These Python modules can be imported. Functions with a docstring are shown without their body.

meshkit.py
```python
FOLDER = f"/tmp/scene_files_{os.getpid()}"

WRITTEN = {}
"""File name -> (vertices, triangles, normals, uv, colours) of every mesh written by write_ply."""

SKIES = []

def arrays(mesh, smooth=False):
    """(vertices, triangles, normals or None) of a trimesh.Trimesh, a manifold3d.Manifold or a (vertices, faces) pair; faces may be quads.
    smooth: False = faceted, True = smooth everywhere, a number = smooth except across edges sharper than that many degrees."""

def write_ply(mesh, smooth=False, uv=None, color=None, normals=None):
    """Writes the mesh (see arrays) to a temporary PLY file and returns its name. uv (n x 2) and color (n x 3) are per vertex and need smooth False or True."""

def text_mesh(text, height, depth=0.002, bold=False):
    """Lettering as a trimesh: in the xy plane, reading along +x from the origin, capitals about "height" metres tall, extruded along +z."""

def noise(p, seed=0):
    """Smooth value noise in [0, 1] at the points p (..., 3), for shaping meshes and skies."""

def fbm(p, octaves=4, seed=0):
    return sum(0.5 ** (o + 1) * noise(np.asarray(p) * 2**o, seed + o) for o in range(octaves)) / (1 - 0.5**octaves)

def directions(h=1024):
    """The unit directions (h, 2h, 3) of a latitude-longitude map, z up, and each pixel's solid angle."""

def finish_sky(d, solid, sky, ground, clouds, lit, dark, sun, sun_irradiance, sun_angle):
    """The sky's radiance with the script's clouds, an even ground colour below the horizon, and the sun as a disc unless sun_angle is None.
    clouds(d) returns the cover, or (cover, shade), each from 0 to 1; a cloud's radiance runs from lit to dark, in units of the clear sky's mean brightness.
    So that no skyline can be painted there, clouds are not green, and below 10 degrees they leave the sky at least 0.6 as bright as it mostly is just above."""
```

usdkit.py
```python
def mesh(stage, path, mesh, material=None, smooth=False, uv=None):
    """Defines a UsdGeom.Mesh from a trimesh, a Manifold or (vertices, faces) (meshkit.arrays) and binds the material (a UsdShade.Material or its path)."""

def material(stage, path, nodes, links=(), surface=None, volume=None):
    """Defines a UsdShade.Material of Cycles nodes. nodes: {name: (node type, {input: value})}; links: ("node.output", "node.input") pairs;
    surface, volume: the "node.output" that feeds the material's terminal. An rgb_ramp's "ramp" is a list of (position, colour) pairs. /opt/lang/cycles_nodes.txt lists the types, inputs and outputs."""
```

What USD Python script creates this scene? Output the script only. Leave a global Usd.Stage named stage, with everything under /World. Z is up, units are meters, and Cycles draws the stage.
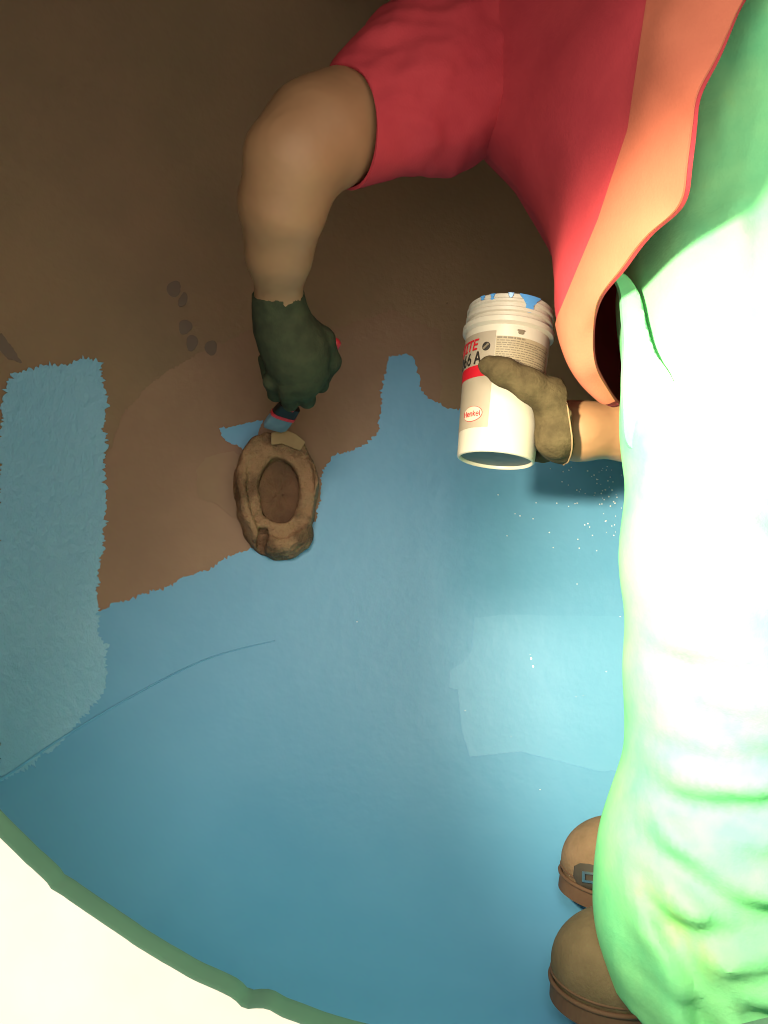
import math
import numpy as np
import trimesh
import shapely
from shapely.geometry import Polygon, box as sbox
from scipy.spatial import cKDTree
import usdkit
import meshkit
from pxr import Usd, UsdGeom, UsdLux, UsdShade, Gf, Sdf

rng = np.random.default_rng(7)
stage = Usd.Stage.CreateInMemory()
UsdGeom.SetStageUpAxis(stage, UsdGeom.Tokens.z)
UsdGeom.SetStageMetersPerUnit(stage, 1.0)
UsdGeom.Xform.Define(stage, "/World")

# ------------------------------------------------------------------ camera, lights, exposure
F = 790.0                      # focal length in pixels of the 768 x 1024 frame
H = 0.52                       # height of the camera above the lowest point of the vessel
cam = UsdGeom.Camera.Define(stage, "/World/camera")
cam.CreateHorizontalApertureAttr(36.0)
cam.CreateVerticalApertureAttr(48.0)
cam.CreateFocalLengthAttr(36.0 * F / 768.0)
cam.CreateClippingRangeAttr(Gf.Vec2f(0.02, 100.0))
cam.AddTranslateOp().Set(Gf.Vec3d(0, 0, H))
cam.AddRotateXOp().Set(90.0)
cam.CreateExposureAttr(0.0)

dome = UsdLux.DomeLight.Define(stage, "/World/daylight")          # dull daylight outside the vessel
dome.CreateIntensityAttr(0.5)
dome.CreateColorAttr(Gf.Vec3f(1.0, 0.93, 0.80))

lamp = UsdLux.SphereLight.Define(stage, "/World/hand_lamp")        # the hand lamp held in the opening, left of the lens
LAMP = np.array([-0.21, 0.22, H + 0.13])
lamp.CreateRadiusAttr(0.03)
lamp.CreateIntensityAttr(3500.0)
lamp.CreateColorAttr(Gf.Vec3f(1.0, 0.88, 0.60))
shp = UsdLux.ShapingAPI.Apply(lamp.GetPrim())
shp.CreateShapingConeAngleAttr(34.0)
shp.CreateShapingConeSoftnessAttr(1.0)
AIM = np.array([0.28, 0.64, H - 0.028])


def look_rot(src, dst):
    z = -(dst - src) / np.linalg.norm(dst - src)
    x = np.cross([0, 0, 1.0], z); x /= np.linalg.norm(x)
    y = np.cross(z, x)
    m = np.eye(4); m[0, :3], m[1, :3], m[2, :3], m[3, :3] = x, y, z, src
    return Gf.Matrix4d(*m.ravel().tolist())


lamp.AddTransformOp().Set(look_rot(LAMP, AIM))

fill_light = UsdLux.RectLight.Define(stage, "/World/added_fill_light")  # added fill light, unseen: brightens the floor and lower wall through the opening
fill_light.CreateWidthAttr(1.0)
fill_light.CreateHeightAttr(0.8)
fill_light.CreateIntensityAttr(17.0)
fill_light.CreateColorAttr(Gf.Vec3f(1.0, 0.95, 0.78))
fill_light.AddTransformOp().Set(look_rot(np.array([-0.36, -2.0, 2.5]), np.array([0.05, 0.8, 0.45])))


def P(px, py, d):
    """World point seen at a pixel of the photograph, d metres in front of the lens."""
    return np.array([(px - 384.0) / F * d, d, H + (512.0 - py) / F * d])


# ------------------------------------------------------------------ helpers
used = {}


def numbered(parent, name):
    k = used.get((parent, name), -1) + 1
    used[(parent, name)] = k
    return f"{parent}/{name}" if k == 0 else f"{parent}/{name}_{k:03d}"


def data(prim, **kw):
    for k, v in kw.items():
        if v:
            prim.SetCustomDataByKey(k, v)


def thing(name, label, category, loc=(0, 0, 0), **kw):
    x = UsdGeom.Xform.Define(stage, numbered("/World", name))
    x.AddTranslateOp().Set(Gf.Vec3d(*map(float, loc)))
    data(x.GetPrim(), label=label, category=category, **kw)
    x_loc[str(x.GetPath())] = np.asarray(loc, float)
    return str(x.GetPath())


x_loc = {}


def tri_arrays(m):
    if isinstance(m, trimesh.Trimesh):
        return np.array(m.vertices), np.array(m.faces)
    v, f = np.asarray(m[0], float), np.asarray(m[1], int)
    if f.shape[1] == 4:
        f = np.vstack([f[:, [0, 1, 2]], f[:, [0, 2, 3]]])
    return v, f


def part(name, m, mat, parent="/World", smooth=40, **kw):
    """One Mesh prim; world coordinates in, taken back by the origin of the thing it belongs to."""
    v, f = tri_arrays(m)
    root = "/".join(parent.split("/")[:3])
    v = v - x_loc.get(root, 0.0)
    path = numbered(parent, name)
    g = usdkit.mesh(stage, path, (v, f), mat, smooth=smooth)
    g.CreateDoubleSidedAttr(True)
    data(g.GetPrim(), **kw)
    return path


def nets(f, lo, hi, h):
    """Surface nets of a signed distance function on a regular grid: (vertices, quads)."""
    lo = np.asarray(lo, float); hi = np.asarray(hi, float)
    n = np.maximum(np.ceil((hi - lo) / h).astype(int) + 1, 3)
    ax = [lo[i] + h * np.arange(n[i]) for i in range(3)]
    V = np.empty(n, np.float32)
    YZ = np.stack(np.meshgrid(ax[1], ax[2], indexing="ij"), -1).reshape(-1, 2)
    step = max(1, 400000 // len(YZ))
    for i in range(0, n[0], step):
        xs = ax[0][i:i + step]
        p = np.concatenate([np.repeat(xs, len(YZ))[:, None], np.tile(YZ, (len(xs), 1))], 1)
        V[i:i + step] = f(p).reshape(len(xs), n[1], n[2])
    s = V < 0
    c = n - 1
    sl = lambda o, a: a[o[0]:o[0] + c[0], o[1]:o[1] + c[1], o[2]:o[2] + c[2]]
    tot = sum(sl((i, j, k), s).astype(np.int8) for i in (0, 1) for j in (0, 1) for k in (0, 1))
    act = (tot > 0) & (tot < 8)
    ids = -np.ones(c, int); ids[act] = np.arange(act.sum())
    cell = np.argwhere(act)
    acc = np.zeros((len(cell), 3)); cnt = np.zeros(len(cell))
    for a in np.ndindex(2, 2, 2):
        for d in range(3):
            if a[d] == 0:
                b = list(a); b[d] = 1
                va, vb = sl(a, V)[act], sl(b, V)[act]
                x = (va < 0) != (vb < 0)
                t = np.where(x, va / np.where(x, va - vb, 1), 0)
                q = np.tile(np.array(a, float), (len(cell), 1)); q[:, d] += t
                acc[x] += q[x]; cnt[x] += 1
    v = lo + h * (cell + acc / cnt[:, None])
    quads = []
    for d in range(3):
        e, g = (d + 1) % 3, (d + 2) % 3
        s0 = [slice(None)] * 3; s1 = [slice(None)] * 3
        s0[d], s1[d] = slice(0, -1), slice(1, None)
        a, b = s[tuple(s0)], s[tuple(s1)]
        x = a != b
        at = np.argwhere(x)
        ok = (at[:, e] > 0) & (at[:, g] > 0) & (at[:, e] < c[e]) & (at[:, g] < c[g])
        at = at[ok]
        flip = a[tuple(at.T)]
        q = []
        for de, dg in ((-1, -1), (0, -1), (0, 0), (-1, 0)):
            o = at.copy(); o[:, e] += de; o[:, g] += dg
            q.append(ids[tuple(o.T)])
        q = np.stack(q, 1)
        q[~flip] = q[~flip][:, ::-1]
        quads.append(q)
    return v, np.vstack(quads)


def cap(p, a, b, ra, rb):
    """Distance to a tapered capsule."""
    a, b = np.asarray(a, float), np.asarray(b, float)
    ab = b - a
    t = np.clip((p - a) @ ab / max(ab @ ab, 1e-12), 0, 1)
    return np.linalg.norm(p - a - t[:, None] * ab, axis=1) - (ra + (rb - ra) * t)


def ell(p, c, r, R=None):
    q = p - np.asarray(c)
    if R is not None:
        q = q @ np.asarray(R).T
    r = np.asarray(r, float)
    k = np.linalg.norm(q / r, axis=1)
    return (k - 1) * r.min() if False else k * (k - 1) / np.maximum(np.linalg.norm(q / r ** 2, axis=1), 1e-9)


def smin(a, b, k):
    h = np.clip(0.5 + 0.5 * (b - a) / k, 0, 1)
    return b + (a - b) * h - k * h * (1 - h)


def smax(a, b, k):
    return -smin(-a, -b, k)


def chain(p, pts, k=0.01):
    """Smooth union of the tapered capsules along [(point, radius), ...]."""
    out = None
    for (a, ra), (b, rb) in zip(pts[:-1], pts[1:]):
        d = cap(p, a, b, ra, rb)
        out = d if out is None else smin(out, d, k)
    return out


def wobble(p, f, amp, freq, seed=0, octaves=3, band=0.03):
    out = f.copy()
    m = np.abs(f) < band
    if m.any():
        out[m] += amp * 2 * (meshkit.fbm(p[m] * freq + 100.0, octaves, seed) - 0.5)
    return out


def trace(f, px, py, d0, d1):
    """First hit of the rays through pixels with f, between two depths."""
    px, py = np.asarray(px, float), np.asarray(py, float)
    dirs = np.stack([(px - 384) / F, np.ones_like(px), (512 - py) / F], -1)
    o = np.array([0, 0, H])
    t = np.full(len(px), float(d0))
    for _ in range(90):
        v = f(o + dirs * t[:, None])
        t = np.minimum(t + np.clip(v, -0.01, 0.02) * 0.7, d1)
    return o + dirs * t[:, None], t


def grid_faces(n, m, wrap_u=False, off=0, flip=False):
    i, j = np.meshgrid(np.arange(n - 1), np.arange(m if wrap_u else m - 1), indexing="ij")
    i, j = i.ravel(), j.ravel()
    j2 = (j + 1) % m
    q = np.stack([i * m + j, i * m + j2, (i + 1) * m + j2, (i + 1) * m + j], 1) + off
    return q[:, ::-1] if flip else q


def grid_normals(g, wrap):
    du = np.gradient(g, axis=0)
    dv = (np.roll(g, -1, 1) - np.roll(g, 1, 1)) if wrap else np.gradient(g, axis=1)
    nn = np.cross(dv, du)
    return nn / np.maximum(np.linalg.norm(nn, axis=2, keepdims=True), 1e-9)


def solid_grid(g, thick, wrap=False, nrm=None):
    """A sheet given as a grid of points, made a closed solid by an offset sheet along -normal."""
    n, m = g.shape[:2]
    nn = grid_normals(g, wrap) if nrm is None else nrm
    inner = g - nn * thick
    v = np.vstack([g.reshape(-1, 3), inner.reshape(-1, 3)])
    N = n * m
    q = [grid_faces(n, m, wrap, 0), grid_faces(n, m, wrap, N, True)]
    js = np.arange(m if wrap else m - 1); j2 = (js + 1) % m
    for i, fl in ((0, False), (n - 1, True)):
        a = np.stack([i * m + js, N + i * m + js, N + i * m + j2, i * m + j2], 1)
        q.append(a[:, ::-1] if fl else a)
    if not wrap:
        is_ = np.arange(n - 1)
        for j, fl in ((0, True), (m - 1, False)):
            a = np.stack([is_ * m + j, N + is_ * m + j, N + (is_ + 1) * m + j, (is_ + 1) * m + j], 1)
            q.append(a[:, ::-1] if fl else a)
    return v, np.vstack(q)


def catmull(pts, n, closed):
    pts = np.asarray(pts, float)
    k = len(pts)
    u = np.arange(n) / n * k if closed else np.linspace(0, k - 1, n)
    i = np.floor(u).astype(int)
    if not closed:
        i = np.minimum(i, k - 2)
    t = (u - i)
    t = t.reshape((-1,) + (1,) * (pts.ndim - 1))
    g = (lambda j: pts[j % k]) if closed else (lambda j: pts[np.clip(j, 0, k - 1)])
    a, b, c, d = g(i - 1), g(i), g(i + 1), g(i + 2)
    return 0.5 * (2 * b + (c - a) * t + (2 * a - 5 * b + 4 * c - d) * t ** 2 + (3 * b - a - 3 * c + d) * t ** 3)


def lathe(profile, n=64, center=(0, 0, 0)):
    """Revolves [(radius, height), ...] about z."""
    pr = np.asarray(profile, float)
    th = np.arange(n) / n * 2 * math.pi
    g = np.stack([np.outer(pr[:, 0], np.cos(th)), np.outer(pr[:, 0], np.sin(th)), np.repeat(pr[:, 1:2], n, 1)], -1)
    return g.reshape(-1, 3) + np.asarray(center), grid_faces(len(pr), n, True, 0, True)


def merge(*ms):
    V, Q, o = [], [], 0
    for m in ms:
        v, f = tri_arrays(m)
        V.append(v); Q.append(f + o); o += len(v)
    return np.vstack(V), np.vstack(Q)


def tube(pts, radii, n=10, closed_ends=True):
    pts = np.asarray(pts, float); radii = np.broadcast_to(radii, len(pts))
    tan = np.gradient(pts, axis=0); tan /= np.linalg.norm(tan, axis=1, keepdims=True)
    up = np.array([0.31, 0.17, 0.93])
    a = np.cross(tan, up); a /= np.linalg.norm(a, axis=1, keepdims=True)
    b = np.cross(tan, a)
    th = np.arange(n) / n * 2 * math.pi
    g = pts[:, None] + radii[:, None, None] * (a[:, None] * np.cos(th)[None, :, None] + b[:, None] * np.sin(th)[None, :, None])
    v = np.vstack([g.reshape(-1, 3), pts[:1], pts[-1:]])
    q = grid_faces(len(pts), n, True)
    f = np.vstack([q[:, [0, 1, 2]], q[:, [0, 2, 3]]])
    k = len(pts) * n
    j = np.arange(n)
    f = np.vstack([f, np.stack([np.full(n, k), (j + 1) % n, j], 1), np.stack([np.full(n, k + 1), (len(pts) - 1) * n + j, (len(pts) - 1) * n + (j + 1) % n], 1)])
    return v, f


# ------------------------------------------------------------------ materials
def srgb(r, g, b):
    c = np.array([r, g, b]) / 255.0
    return tuple(np.where(c <= 0.04045, c / 12.92, ((c + 0.055) / 1.055) ** 2.4))


def mottled(name, c1, c2, scale=8.0, rough=0.6, bump=0.0, bscale=60.0, detail=4.0, lo=0.35, hi=0.65, stretch=(1, 1, 1), spec=0.5, coat=0.0, coat_r=0.2, sheen=0.0, sss=0.0, bdist=0.01, c3=None, at3=0.75):
    nodes = {
        "g": ("geometry", {}),
        "m": ("mapping", {"scale": stretch}),
        "n": ("noise_texture", {"scale": scale, "detail": detail, "roughness": 0.6}),
        "r": ("rgb_ramp", {"ramp": [(lo, c1), (hi, c2)] + ([(at3, c3)] if c3 else [])}),
        "p": ("principled_bsdf", {"roughness": rough, "specular_ior_level": spec, "coat_weight": coat, "coat_roughness": coat_r, "sheen_weight": sheen, "subsurface_weight": sss, "subsurface_scale": 0.01}),
    }
    links = [("g.position", "m.vector"), ("m.vector", "n.vector"), ("n.fac", "r.fac"), ("r.color", "p.base_color")]
    if bump:
        nodes["bn"] = ("noise_texture", {"scale": bscale, "detail": 3.0, "roughness": 0.6})
        nodes["b"] = ("bump", {"strength": bump, "distance": bdist})
        links += [("m.vector", "bn.vector"), ("bn.fac", "b.height"), ("b.normal", "p.normal")]
    return usdkit.material(stage, "/World/Looks/" + name, nodes, links, surface="p.BSDF")


M = {}
M["primer"] = mottled("brown_primer", srgb(136, 106, 76), srgb(150, 115, 83), 5, 0.6, 0.15, 120, bdist=0.004)
M["fresh_primer"] = mottled("reddish_primer", srgb(142, 103, 75), srgb(154, 114, 84), 6, 0.5, 0.1, 120, bdist=0.004)
M["smear"] = mottled("tan_smear", srgb(160, 125, 92), srgb(148, 112, 82), 9, 0.55)
M["stain"] = mottled("dark_stain", srgb(98, 70, 44), srgb(104, 76, 48), 20, 0.35)
M["blue"] = mottled("blue_coating", srgb(92, 158, 198), srgb(104, 166, 204), 3, 0.36, 0.12, 35, spec=0.5, bdist=0.004)
M["blue_rolled"] = mottled("rolled_blue_coating", srgb(122, 178, 208), srgb(136, 186, 212), 5, 0.42, 0.35, 110, stretch=(1, 1, 0.6), bdist=0.006)
M["blue_second"] = mottled("second_blue_coating", srgb(101, 165, 203), srgb(109, 171, 208), 4, 0.34, 0.1, 35, bdist=0.004)
M["flange"] = mottled("pale_flange", srgb(226, 222, 208), srgb(212, 206, 190), 6, 0.5)
M["lip"] = mottled("grey_green_lip", srgb(72, 106, 88), srgb(82, 116, 96), 8, 0.6)
M["speck"] = mottled("white_specks", srgb(240, 245, 245), srgb(250, 250, 250), 8, 0.2)
M["rust"] = mottled("corroded_metal", srgb(112, 80, 54), srgb(158, 119, 86), 19, 0.75, 0.6, 130, lo=0.42, hi=0.56)
M["rust_dark"] = mottled("dark_rust", srgb(96, 66, 44), srgb(118, 82, 56), 24, 0.8, 0.4, 110)
M["chip"] = mottled("pale_chip", srgb(172, 142, 100), srgb(160, 128, 90), 30, 0.7)
M["red"] = mottled("red_cotton", (0.44, 0.042, 0.056), (0.50, 0.052, 0.064), 14, 0.85, 0.15, 400, spec=0.2, bdist=0.002)
M["hem"] = mottled("lit_hem_cotton", (0.47, 0.125, 0.072), (0.53, 0.15, 0.085), 8, 0.85, 0.15, 400, spec=0.2, bdist=0.002)  # red shirt cotton as strongly lit, the light mixed into the colour
M["green"] = mottled("green_cotton", (0.12, 0.51, 0.235), (0.22, 0.61, 0.265), 9, 0.85, 0.2, 300, spec=0.2, bdist=0.002, hi=0.6, c3=(0.32, 0.60, 0.20), at3=0.75)
M["skin"] = mottled("skin", srgb(152, 113, 80), srgb(162, 121, 86), 18, 0.55, sss=0.0)
M["glove_tan"] = mottled("tan_work_glove", srgb(68, 58, 39), srgb(86, 74, 51), 60, 0.9, 0.4, 320, spec=0.15, bdist=0.003)
M["glove_dark"] = mottled("dark_work_glove", srgb(58, 62, 46), srgb(70, 74, 54), 50, 0.9, 0.3, 300, spec=0.15, bdist=0.003)
M["thread"] = mottled("pale_thread", srgb(150, 124, 90), srgb(140, 114, 82), 50, 0.9)
M["white_plastic"] = mottled("white_plastic", srgb(188, 179, 163), srgb(194, 186, 170), 6, 0.38)
M["label_paper"] = mottled("label_paper", srgb(150, 138, 121), srgb(156, 143, 126), 30, 0.5)
M["text_field"] = mottled("text_field", srgb(150, 136, 110), srgb(158, 144, 118), 40, 0.5)
M["ink_red"] = mottled("red_ink", srgb(178, 18, 34), srgb(182, 22, 38), 10, 0.5)
M["ink_black"] = mottled("black_ink", srgb(34, 30, 26), srgb(38, 34, 30), 10, 0.5)
M["ink_grey"] = mottled("grey_ink", srgb(106, 95, 77), srgb(112, 101, 83), 10, 0.5)
M["ink_white"] = mottled("white_ink", srgb(190, 180, 160), srgb(194, 184, 164), 10, 0.5)
M["base_dark"] = mottled("dark_can_base", srgb(70, 84, 88), srgb(84, 98, 100), 30, 0.5)
M["wet_blue"] = mottled("wet_blue_paint", srgb(74, 140, 205), srgb(84, 150, 212), 10, 0.2)
M["suede"] = mottled("tan_suede", srgb(120, 97, 73), srgb(136, 110, 85), 30, 0.85, 0.3, 240, spec=0.2, bdist=0.003)
M["suede_shaded"] = mottled("shaded_tan_suede", srgb(96, 83, 61), srgb(110, 95, 71), 24, 0.85, 0.3, 240, spec=0.2, bdist=0.003)  # the same suede darkened: shade on the nearer shoe put into the colour
M["sole"] = mottled("brown_sole", srgb(92, 66, 46), srgb(104, 76, 54), 30, 0.8)
M["patch"] = mottled("dark_patch", srgb(62, 56, 46), srgb(70, 62, 52), 40, 0.7)
M["steel"] = usdkit.material(stage, "/World/Looks/steel", {"p": ("principled_bsdf", {"base_color": (0.7, 0.68, 0.64), "metallic": 1.0, "roughness": 0.3})}, surface="p.BSDF")
M["brush_red"] = mottled("red_handle", srgb(200, 50, 60), srgb(210, 56, 66), 10, 0.35)
M["bristle"] = mottled("painted_bristle", srgb(96, 120, 136), srgb(110, 134, 150), 60, 0.6, stretch=(1, 1, 0.2))
M["black"] = mottled("black_plastic", srgb(26, 26, 24), srgb(32, 32, 30), 10, 0.4)
M["hair"] = mottled("dark_hair", srgb(44, 34, 26), srgb(56, 44, 34), 60, 0.7)
M["eye"] = mottled("eye_white", srgb(230, 225, 215), srgb(235, 230, 220), 10, 0.2)

# ------------------------------------------------------------------ the vessel: dished head, shell, front plate with the round opening
CX, CZ, RV, YC, DISH = 0.10, 0.85, 0.85, 0.83, 0.42
YF = 0.465


def vessel_inside(p):
    r = np.hypot(p[:, 0] - CX, p[:, 2] - CZ)
    return (r < RV) & (p[:, 1] < YC + DISH * np.sqrt(np.clip(1 - (r / RV) ** 2, 0, 1)))


def wall_hit(px, py, off=0.0):
    """Point of the vessel's inner surface seen at a pixel, lifted off along the inward normal."""
    px, py = np.atleast_1d(np.asarray(px, float)), np.atleast_1d(np.asarray(py, float))
    dirs = np.stack([(px - 384) / F, np.ones_like(px), (512 - py) / F], -1)
    o = np.array([0, 0, H])
    a, b = np.full(len(px), 0.3), np.full(len(px), 1.5)
    for _ in range(48):
        m = (a + b) / 2
        ins = vessel_inside(o + dirs * m[:, None])
        a, b = np.where(ins, m, a), np.where(ins, b, m)
    p = o + dirs * a[:, None]
    return p + wall_normal(p) * off


def wall_normal(p):
    q = np.stack([(p[:, 0] - CX) / RV ** 2, np.maximum(p[:, 1] - YC, 0) / DISH ** 2, (p[:, 2] - CZ) / RV ** 2], -1)
    return -q / np.linalg.norm(q, axis=1, keepdims=True)


ph = np.linspace(0, 2 * math.pi, 161)
tt = np.linspace(0.001, math.pi / 2, 60)
head = np.stack([CX + RV * np.sin(tt)[:, None] * np.cos(ph), YC + DISH * np.cos(tt)[:, None] * np.ones_like(ph), CZ + RV * np.sin(tt)[:, None] * np.sin(ph)], -1)
hn = wall_normal(head.reshape(-1, 3)).reshape(head.shape)
wall_back = part("wall_back", solid_grid(head, 0.012, nrm=hn), M["primer"], kind="structure", label="brown primed dished end of the vessel, half painted blue", smooth=60)


def shell(a0, a1, n):
    ang = np.radians(np.linspace(a0, a1, n)); ys = np.linspace(YF, YC, 14)
    g = np.stack([CX + RV * np.cos(ang)[None] * np.ones((14, 1)), ys[:, None] * np.ones((1, n)), CZ + RV * np.sin(ang)[None] * np.ones((14, 1))], -1)
    nn = np.stack([-np.cos(ang)[None] * np.ones((14, 1)), np.zeros((14, n)), -np.sin(ang)[None] * np.ones((14, 1))], -1)
    return solid_grid(g, 0.012, nrm=nn)


floor_ = part("floor", shell(215, 325, 60), M["primer"], kind="structure", label="curved blue painted bottom of the vessel", smooth=60)
part("wall_side", shell(-35, 215, 120), M["primer"], kind="structure", label="curved brown primed side of the vessel", smooth=60)

# front plate: its hole is round with a slightly rough, hand cut edge
OX, OZ, RO, YO = 0.1015, H + 0.1385, 0.456, 0.45
an = np.linspace(0, 2 * math.pi, 720, endpoint=False)
rough_edge = 0.0012 * (meshkit.fbm(np.stack([np.cos(an) * 14, np.sin(an) * 14, an * 0], -1) + 40, 4, 3) - 0.5) * 2


def bump_at(px, py, w, h):
    a = math.atan2(-(py - 269.0), px - 562.0) % (2 * math.pi)
    d = np.abs((an - a + math.pi) % (2 * math.pi) - math.pi)
    return h * np.exp(-(d / w) ** 2)


ro = RO + rough_edge + bump_at(243, 1010, 0.012, 0.0032) + bump_at(52, 889, 0.008, 0.0012) - bump_at(268, 1012, 0.012, 0.0012)
hole = np.stack([OX + ro * np.cos(an), OZ + ro * np.sin(an)], -1)
outer = [(CX + 0.95 * math.cos(a), CZ + 0.95 * math.sin(a)) for a in np.linspace(0, 2 * math.pi, 180, endpoint=False)]
plate = trimesh.creation.extrude_polygon(Polygon(outer, [hole * 1.0]), 0.012, engine="earcut")
pv = np.array(plate.vertices)
plate = (np.stack([pv[:, 0], YO + 0.012 - pv[:, 2], pv[:, 1]], -1), np.array(plate.faces))
wall_front = part("wall_front", plate, M["flange"], kind="structure", label="pale flange plate around the round opening, lower left", smooth=30)
ringp = []
for dy, inset in ((0.0, 0.0005), (0.0025, 0.0014), (0.012, 0.0016), (0.0165, 0.0014), (0.0175, 0.0004)):
    rr = ro - inset
    ringp.append(np.stack([OX + rr * np.cos(an), np.full_like(an, YO + dy), OZ + rr * np.sin(an)], -1))
part("opening_lip", solid_grid(np.array(ringp), 0.004, wrap=True), M["lip"], wall_front, label="grey green inner edge of the opening")


# ---------------- coats of paint on the wall: thin sheets with ragged edges
def ragged(pts, amp, step=1.6, seed=0, closed=True):
    pts = np.asarray(pts, float)
    rg = np.random.default_rng(seed)
    out = []
    for a, b in zip(pts, np.roll(pts, -1, 0)):
        L = np.linalg.norm(b - a)
        if L == 0:
            continue
        inside = (-15 < a[0] < 790 or -15 < b[0] < 790) and (a[1] < 1060 and b[1] < 1060)
        n = max(int(L / (step if inside else 30)), 1)
        t = np.arange(n)[:, None] / n
        seg = a + (b - a) * t
        nrm = np.array([-(b - a)[1], (b - a)[0]]) / L
        low = (meshkit.fbm(np.concatenate([seg / 14.0, np.full((n, 1), seed * 1.0)], 1) + 200, 3, seed) - 0.5) * 2
        d = (rg.normal(0, 0.55, n) * amp + low * amp * 1.6) * (1 if inside else 0)
        out.append(seg + nrm * d[:, None])
    g = shapely.make_valid(Polygon(np.vstack(out)))
    if g.geom_type != "Polygon":
        g = max([x for x in getattr(g, "geoms", []) if x.geom_type == "Polygon"], key=lambda x: x.area)
    return g


def px_mesh(poly, cell=12.0):
    """Triangles of a pixel-space polygon, cut into cells so that it can follow a curved surface."""
    x0, y0, x1, y1 = poly.bounds
    V, T = [], []
    xs = np.arange(math.floor(x0 / cell), math.ceil(x1 / cell)) * cell
    ys = np.arange(math.floor(y0 / cell), math.ceil(y1 / cell)) * cell
    bx = shapely.box(np.repeat(xs, len(ys)), np.tile(ys, len(xs)), np.repeat(xs, len(ys)) + cell, np.tile(ys, len(xs)) + cell)
    shapely.prepare(poly)
    full = shapely.contains_properly(poly, bx)
    touch = shapely.intersects(poly, bx) & ~full
    n = 0
    for b in bx[full]:
        a = np.array(b.bounds)
        V += [(a[0], a[1]), (a[2], a[1]), (a[2], a[3]), (a[0], a[3])]
        T += [(n, n + 1, n + 2), (n, n + 2, n + 3)]; n += 4
    for b, g in zip(bx[touch], shapely.intersection(poly, bx[touch])):
        for q in getattr(g, "geoms", [g]):
            if q.geom_type == "Polygon" and q.area > 0.02:
                v, f = trimesh.creation.triangulate_polygon(q, engine="earcut")
                V += [tuple(x) for x in v]; T += [tuple(x + n) for x in f]; n += len(v)
    V, T = np.array(V), np.array(T)
    key, inv = np.unique(np.round(V, 4), axis=0, return_inverse=True)
    T = inv.ravel()[T]
    T = T[(T[:, 0] != T[:, 1]) & (T[:, 1] != T[:, 2]) & (T[:, 2] != T[:, 0])]
    a, b, c = key[T[:, 0]], key[T[:, 1]], key[T[:, 2]]
    ar = (b - a)[:, 0] * (c - a)[:, 1] - (b - a)[:, 1] * (c - a)[:, 0]
    T[ar > 0] = T[ar > 0][:, ::-1]
    return key, T


def sheet(uv, T, top, bottom):
    """Closed thin solid from the top and bottom positions of a triangulated sheet."""
    e = np.sort(np.vstack([T[:, [0, 1]], T[:, [1, 2]], T[:, [2, 0]]]), 1)
    d = np.vstack([T[:, [0, 1]], T[:, [1, 2]], T[:, [2, 0]]])
    _, idx, cnt = np.unique(e, axis=0, return_index=True, return_counts=True)
    bd = d[idx[cnt == 1]]
    n = len(uv)
    side = np.vstack([np.stack([bd[:, 1], bd[:, 0], bd[:, 0] + n], 1), np.stack([bd[:, 1], bd[:, 0] + n, bd[:, 1] + n], 1)])
    return np.vstack([top, bottom]), np.vstack([T, side])


def coat(name, pts, mat, off, amp=2.0, seed=0, parent=None, cell=12.0, **kw):
    poly = pts if isinstance(pts, Polygon) else ragged(pts, amp, seed=seed)
    uv, T = px_mesh(poly, cell)
    top = wall_hit(uv[:, 0], uv[:, 1], off)
    return part(name, sheet(uv, T, top, wall_hit(uv[:, 0], uv[:, 1], -0.0005)), mat, parent or wall_back, smooth=35, **kw)


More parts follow.
